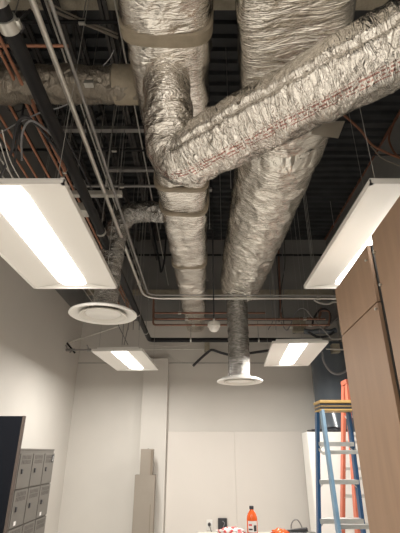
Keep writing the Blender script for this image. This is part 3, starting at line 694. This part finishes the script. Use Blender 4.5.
# the unit backs on the left wall, doors face into the room
def xy_at(u, v, x):
    a = (u - 200) / F; b_ = (266.5 - v) / F; dy = math.cos(TH) - b_ * math.sin(TH); return x / a * dy
ya = xy_at(54, 451, LX); yb_ = xy_at(20, 446, LX)
cw = (ya - yb_) / 3 * 0.985; ztop = H + .025; rowh = .335; nrow = 5; base = ztop - .03 - nrow * rowh
lk = thing('locker_unit', 'taupe metal box lockers against the left wall with louvered doors', 'lockers', (LX, ya, 0))
nc = 4
b = bmesh.new(); box(b, XL - LX + .005, 0, -cw * nc - .01, 0, 0, ztop, .003); obj('body', b, M['locker'], lk, False)
b = bmesh.new(); box(b, XL - LX + .005, .004, -cw * nc - .01, .004, ztop, ztop + .018, .002); obj('top_trim', b, M['locker'], lk, False)
for i in range(nc):
    for j in range(nrow):
        y1 = -i * cw - .012; y0 = -(i + 1) * cw + .008; z1 = ztop - .03 - j * rowh; z0 = z1 - rowh + .014
        b = bmesh.new(); box(b, .002, .016, y0, y1, z0, z1, .002)
        n = 7
        for k in range(n):
            yy = y0 + (y1 - y0) * (.18 + .64 * k / (n - 1))
            for (za, zb) in ((z1 - .055, z1 - .018), (z1 - .10, z1 - .062)):
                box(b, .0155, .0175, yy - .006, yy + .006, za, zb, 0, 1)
        d = obj('door', b, [M['locker'], M['lockerd']], lk, False)
        b = bmesh.new(); ym = y0 + (y1 - y0) * .25; box(b, .016, .026, ym - .018, ym + .014, z1 - .19, z1 - .145, .003); obj('handle', b, M['darkp'], d, False)
        if (i, j) == (0, 0):
            b = bmesh.new(); box(b, .018, .021, y1 - .085, y1 - .012, z1 - .10, z1 - .012, .001); box(b, .021, .022, y1 - .058, y1 - .045, z1 - .085, z1 - .03, 0, 1); box(b, .021, .022, y1 - .07, y1 - .045, z1 - .085, z1 - .075, 0, 1)
            obj('sticker', b, [M['darkp'], M['paper']], d, False)['label'] = 'small dark sticker with white mark'
        if (i, j) in ((2, 1), (0, 1)):
            b = bmesh.new(); box(b, .016, .018, ym - .0, ym + .05, z0 + .015, z0 + .05, 0); obj('number_tag', b, M['paper'], d, False)
# black board standing in front of the lockers
BY = 2.75; p = W(24, 416, y=BY)
bd = thing('black_board', 'tall matte black board standing in front of the lockers at the left edge', 'board', (p.x, BY, 0))
b = bmesh.new(); box(b, -1.0, -.008, 0, .035, .0, p.z, .002); obj('panel', b, M['board'], bd, False)
b = bmesh.new(); box(b, -.008, 0, -.001, .036, .0, p.z + .002, .001); obj('edge_strip', b, M['boardedge'], bd, False)

# ------------------------------------------------------------------ tall cartons by the pilaster
ct = thing('tall_carton', 'tall narrow taupe carton with a thinner inner carton rising from it', 'carton', (0, 0, 0))
ay = 6.85; a = W(135, 475, y=ay); c = W(155, 475, y=ay); z1 = a.z
def hollow(bm, x0, x1, y0, y1, z0, z1, th=.006):
    box(bm, x0, x1, y0, y0 + th, z0, z1); box(bm, x0, x1, y1 - th, y1, z0, z1)
    box(bm, x0, x0 + th, y0 + th, y1 - th, z0, z1); box(bm, x1 - th, x1, y0 + th, y1 - th, z0, z1)
b = bmesh.new(); hollow(b, a.x, c.x, ay, ay + .18, 0, z1); obj('outer_sleeve', b, M['carton'], ct, False)
a2 = W(141, 449, y=ay + .02); c2 = W(153.5, 449, y=ay + .02)
b = bmesh.new(); hollow(b, a2.x, c2.x, ay + .015, ay + .15, .02, a2.z); box(b, a2.x + .1, a2.x + .106, ay + .03, ay + .14, .02, a2.z + .01)
box(b, c2.x - .035, c2.x - .008, ay + .008, ay + .016, z1, a2.z - .015, 0, 1); obj('inner_carton', b, [M['carton'], M['cartoni']], ct, False)
b = bmesh.new(); box(b, c.x - .055, c.x - .045, ay - .002, ay, 0.35, z1 - .38, 0); obj('side_slot', b, M['cartoni'], ct, False)

# ------------------------------------------------------------------ white cabinet at back right
fr_ = thing('white_cabinet', 'tall plain white cabinet in front of the blue-grey column', 'cabinet', (1.50, 6.2, 0))
b = bmesh.new(); box(b, 0, .75, .03, .38, 0.04, 1.87, .006); obj('body', b, M['white'], fr_, False)
b = bmesh.new(); box(b, .002, .748, 0, .028, 0.06, 1.868, .008); obj('door', b, M['white'], fr_, False)
b = bmesh.new(); box(b, .03, .72, .05, .36, 0, .04); obj('plinth', b, M['darkp'], fr_, False)
t = thing('dark_tray', 'flat dark tray lying on top of the white cabinet', 'tray', (1.50 + .33, 6.30, 1.87))
b = bmesh.new(); box(b, -.26, .26, -.08, .2, 0, .012, .004); box(b, -.26, -.25, -.08, .2, .01, .035); box(b, .25, .26, -.08, .2, .01, .035); box(b, -.26, .26, -.08, -.07, .01, .035); box(b, -.26, .26, .19, .2, .01, .035); obj('tray', b, M['darkp'], t, False)
b = bmesh.new(); tube(b, smoothpath([(-.1, 0, .03), (0, -.03, .055), (.12, .02, .06), (.22, 0, .04)], 5), .014, 8); tag(obj('coiled_hose', b, M['cableb']), 'short black hose lying in the dark tray on the white cabinet', 'hose').location = (1.83, 6.34, 1.87)

# ------------------------------------------------------------------ ladders
def rail(bm, a, c, wd, th, fl=.004):
    """C channel rail"""
    a = Vector(a); c = Vector(c)
    bar(bm, a, c, th, wd, up=(0, 1, 0), bev=.002)
def ladder(name, label, cat, x0, x1, ytop, zt, dxl, dxr, dyA, dyB, steps, rungs, rm, rm2, cap, wsc=1.0):
    t = thing(name, label, cat)
    def LA(z): f = (zt - z) / zt; return Vector((x0 - dxl * f, ytop + .05 + dyA * f, z))
    def RA(z): f = (zt - z) / zt; return Vector((x1 + dxr * f, ytop + .05 + dyA * f, z))
    def LB(z): f = (zt - z) / zt; return Vector((x0 + .005 - dxl * f, ytop - .05 - dyB * f, z))
    def RB(z): f = (zt - z) / zt; return Vector((x1 + dxr * f, ytop - .05 - dyB * f, z))
    for fn, m in ((LA, rm), (RA, rm), (LB, rm2), (RB, rm)):
        b = bmesh.new(); rail(b, fn(0.01), fn(zt - .065), .06 * wsc, .024 * wsc); obj('rail', b, m, t, False)
        b = bmesh.new(); p = fn(0.0); box(b, p.x - .022, p.x + .022, p.y - .04, p.y + .04, 0, .05, .004); obj('foot', b, M['darkp'], t, False)
    for z in steps:
        a = LA(z); c = RA(z); b = bmesh.new(); box(b, a.x, c.x, a.y - .04, a.y + .035, z - .022, z, .002)
        box(b, a.x, c.x, a.y - .042, a.y - .036, z - .032, z); obj('step', b, M['alum'], t, False)
        for q0, q1 in (((a.x + .01, a.y, z - .055), (a.x + .05, a.y, z - .015)), ((c.x - .01, a.y, z - .055), (c.x - .05, a.y, z - .015))):
            b = bmesh.new(); bar(b, q0, q1, .015, .004); obj('step_brace', b, M['alum'], t, False)
    for z in rungs:
        a = LB(z); c = RB(z); b = bmesh.new(); box(b, a.x, c.x, a.y - .012, a.y + .012, z - .028, z, .002); obj('rear_brace', b, M['alum'], t, False)
    for fa, fb in ((LA, LB), (RA, RB)):
        a = fa(zt * .83); c = fb(zt * .81); m_ = (a + c) / 2 + Vector((0, 0, -.02)); b = bmesh.new(); bar(b, a, m_, .004, .02); bar(b, m_, c, .004, .02); obj('spreader', b, M['alum'], t, False)
    if cap:
        b = bmesh.new(); box(b, x0 - .018, x1 + .02, ytop - .10, ytop + .10, zt - .012, zt + .012, .006); obj('cap_top', b, M['yellow'], t, False)
        b = bmesh.new(); box(b, x0 - .014, x1 + .018, ytop - .09, ytop + .09, zt - .055, zt - .012, .004); obj('cap_body', b, M['darkp'], t, False)
        b = bmesh.new(); box(b, x0 - .016, x1 + .02, ytop - .094, ytop + .094, zt - .068, zt - .055, .003); box(b, x0 - .016, x1 + .02, ytop - .093, ytop + .093, zt - .037, zt - .031, .001); obj('cap_band', b, M['yellow'], t, False)
    else:
        b = bmesh.new(); box(b, x0 - .03, x1 + .03, ytop - .1, ytop + .1, zt - .06, zt, .008); obj('cap', b, rm, t, False)
    return t
ladder('step_ladder', 'blue fibreglass stepladder with tan top cap beside the tall cabinets', 'ladder', .965, 1.215, 3.52, H + .372, .09, .11, .42, .48,
       [H + .08 - .272 * k for k in range(6)], [H + .02, H - .44, H - .98], M['blue'], M['lblue'], True)
ladder('step_ladder', 'salmon-orange stepladder standing behind the blue one', 'ladder', 1.885, 2.03, 5.5, H + .86, .28, .14, .30, .30,
       [H + .44 - .3 * k for k in range(6)], [H + .20 - .45 * k for k in range(4)], M['orange'], M['orange'], False, 1.5)

# ------------------------------------------------------------------ workbench and the things on it
BZ = .872
wb = thing('workbench', 'low pale workbench along the bottom centre of the view', 'bench', (0, 4.3, 0))
b = bmesh.new(); box(b, -.02, 1.12, 0, .62, BZ - .03, BZ, .004); obj('bench_top', b, M['bench'], wb, False)
for x in (.02, 1.08):
    for y in (.04, .58):
        b = bmesh.new(); box(b, x - .02, x + .02, y - .02, y + .02, 0, BZ - .03, .002); obj('leg', b, M['emtd'], wb, False)
# orange bottle
q = W(252, 520, y=4.72)
bo = thing('bottle', 'orange bottle with a black cap and white label on the workbench', 'bottle', (q.x, 4.72, BZ))
s_ = .052
b = bmesh.new(); lathe(b, [(0, 0), (s_ * .94, 0), (s_, .008), (s_, .135), (s_ * .96, .155), (s_ * .75, .185), (s_ * .42, .207), (s_ * .36, .217), (s_ * .36, .223), (0, .223)], (0, 0, 0), 36); obj('body', b, M['bottle'], bo)
b = bmesh.new(); lathe(b, [(s_ * .42, .221), (s_ * .42, .245), (s_ * .38, .249), (0, .249)], (0, 0, 0), 24); obj('cap', b, M['darkp'], bo)
b = bmesh.new()
def patch(bm, r, a0, a1, z0, z1, mi=0, n=10):
    rows = [[bm.verts.new((r * math.cos(a0 + (a1 - a0) * k / n), r * math.sin(a0 + (a1 - a0) * k / n), z)) for z in (z0, z1)] for k in range(n + 1)]
    for p_, q_ in zip(rows, rows[1:]): bm.faces.new((p_[0], q_[0], q_[1], p_[1])).material_index = mi
patch(b, s_ + .0012, -PI * .80, -PI * .22, .03, .125); patch(b, s_ + .0018, -PI * .75, -PI * .55, .085, .10, 1, 5); patch(b, s_ + .0018, -PI * .45, -PI * .27, .04, .09, 2, 5); patch(b, s_ + .0018, -PI * .75, -PI * .52, .05, .062, 2, 5)
obj('label', b, [M['paper'], M['red'], M['darkp']], bo)
# crumpled white-red bag
def blob(name, label, cat, c, sx, sy, sz, m, seed, m2=None, rag=.35):
    b = bmesh.new(); bmesh.ops.create_icosphere(b, subdivisions=4, radius=1)
    for v in b.verts:
        d = v.co.normalized(); k = 1 + rag * noise.noise(d * 2.2 + Vector((seed, 0, 0))) + .12 * noise.noise(d * 6 + Vector((0, seed, 0)))
        v.co = Vector((d.x * sx * k, d.y * sy * k, max(0, (d.z * k + .75) * sz * .57)))
    if m2:
        for f in b.faces:
            if noise.noise(f.calc_center_median() * 30 + Vector((seed, 1, 2))) > .12: f.material_index = 1
    o = obj(name, b, [m, m2] if m2 else m); o.location = c
    return tag(o, label, cat)
q = W(231, 530, y=4.7); blob('plastic_bag', 'crumpled white and red plastic bag left of the orange bottle', 'bag', (q.x, 4.70, BZ), .13, .08, .07, M['paper'], 4, M['red'])
q = W(281, 531, y=4.6); blob('orange_cloth', 'bunched bright orange cloth left of the small black machine', 'cloth', (q.x, 4.66, BZ), .085, .07, .065, M['bottle'], 9)
q = W(244, 529, y=4.6); b = bmesh.new(); box(b, -.05, .05, -.02, .02, 0, .035, .006); o = obj('tool_handle', b, M['darkp']); o.location = (q.x + .0, 4.58, BZ); tag(o, 'short black tool in front of the orange bottle', 'tool')
q = W(297, 528, y=4.7)
dv = thing('sander', 'small black power tool with arched cord right of the orange cloth', 'power tool', (q.x, 4.70, BZ), -.15)
b = bmesh.new(); box(b, -.10, .09, -.05, .05, 0, .035, .008); bar(b, (-.10, 0, .03), (.10, 0, .055), .05, .03, bev=.004); obj('body', b, M['darkp'], dv, False)
b = bmesh.new(); bar(b, (.05, -.01, .04), (.17, -.01, .03), .02, .012); bar(b, (-.12, -.02, .02), (-.05, .0, .055), .03, .01); obj('handle', b, M['emtd'], dv, False)
b = bmesh.new(); tube(b, smoothpath([(-.055, .02, .04), (-.05, .02, .09), (-.025, .02, .125), (.01, .02, .13), (.035, .02, .10), (.055, .02, .05)], 6), .006, 8); obj('cord', b, M['emtd'], dv)
# wall plates low on the back wall
q = W(222.5, 524.5, y=YB - .02); t = thing('wall_box', 'black square box low on the back wall', 'wall box', (q.x, YB - .014, q.z))
b = bmesh.new(); box(b, -.068, .068, -.035, 0, -.085, .085, .006); obj('box', b, M['darkp'], t, False)
b = bmesh.new(); tube(b, smoothpath([(.0, -.038, .05), (.03, -.045, .02), (.01, -.045, -.03), (.04, -.04, -.07)], 5), .006, 6); obj('cord', b, M['cableg'], t)
q = W(209.5, 525, y=YB - .02); t = thing('wall_outlet', 'white outlet with a black plug low on the back wall', 'outlet', (q.x, YB - .014, q.z))
b = bmesh.new(); box(b, -.045, .045, -.008, 0, -.07, .07, .003); obj('cover_plate', b, M['white'], t, False)
b = bmesh.new(); lathe(b, [(0, 0), (.024, 0), (.024, .035), (.014, .05), (0, .05)], (0, 0, 0), 16); bmesh.ops.rotate(b, verts=b.verts, matrix=Matrix.Rotation(PI / 2, 3, 'X')); bmesh.ops.translate(b, verts=b.verts, vec=(-.003, -.008, .01)); obj('plug', b, M['darkp'], t)
b = bmesh.new(); tube(b, smoothpath([(0, -.05, .0), (.02, -.05, -.06), (.05, -.04, -.12), (.09, -.03, -.16)], 5), .005, 6); obj('cord', b, M['cableb'], t)
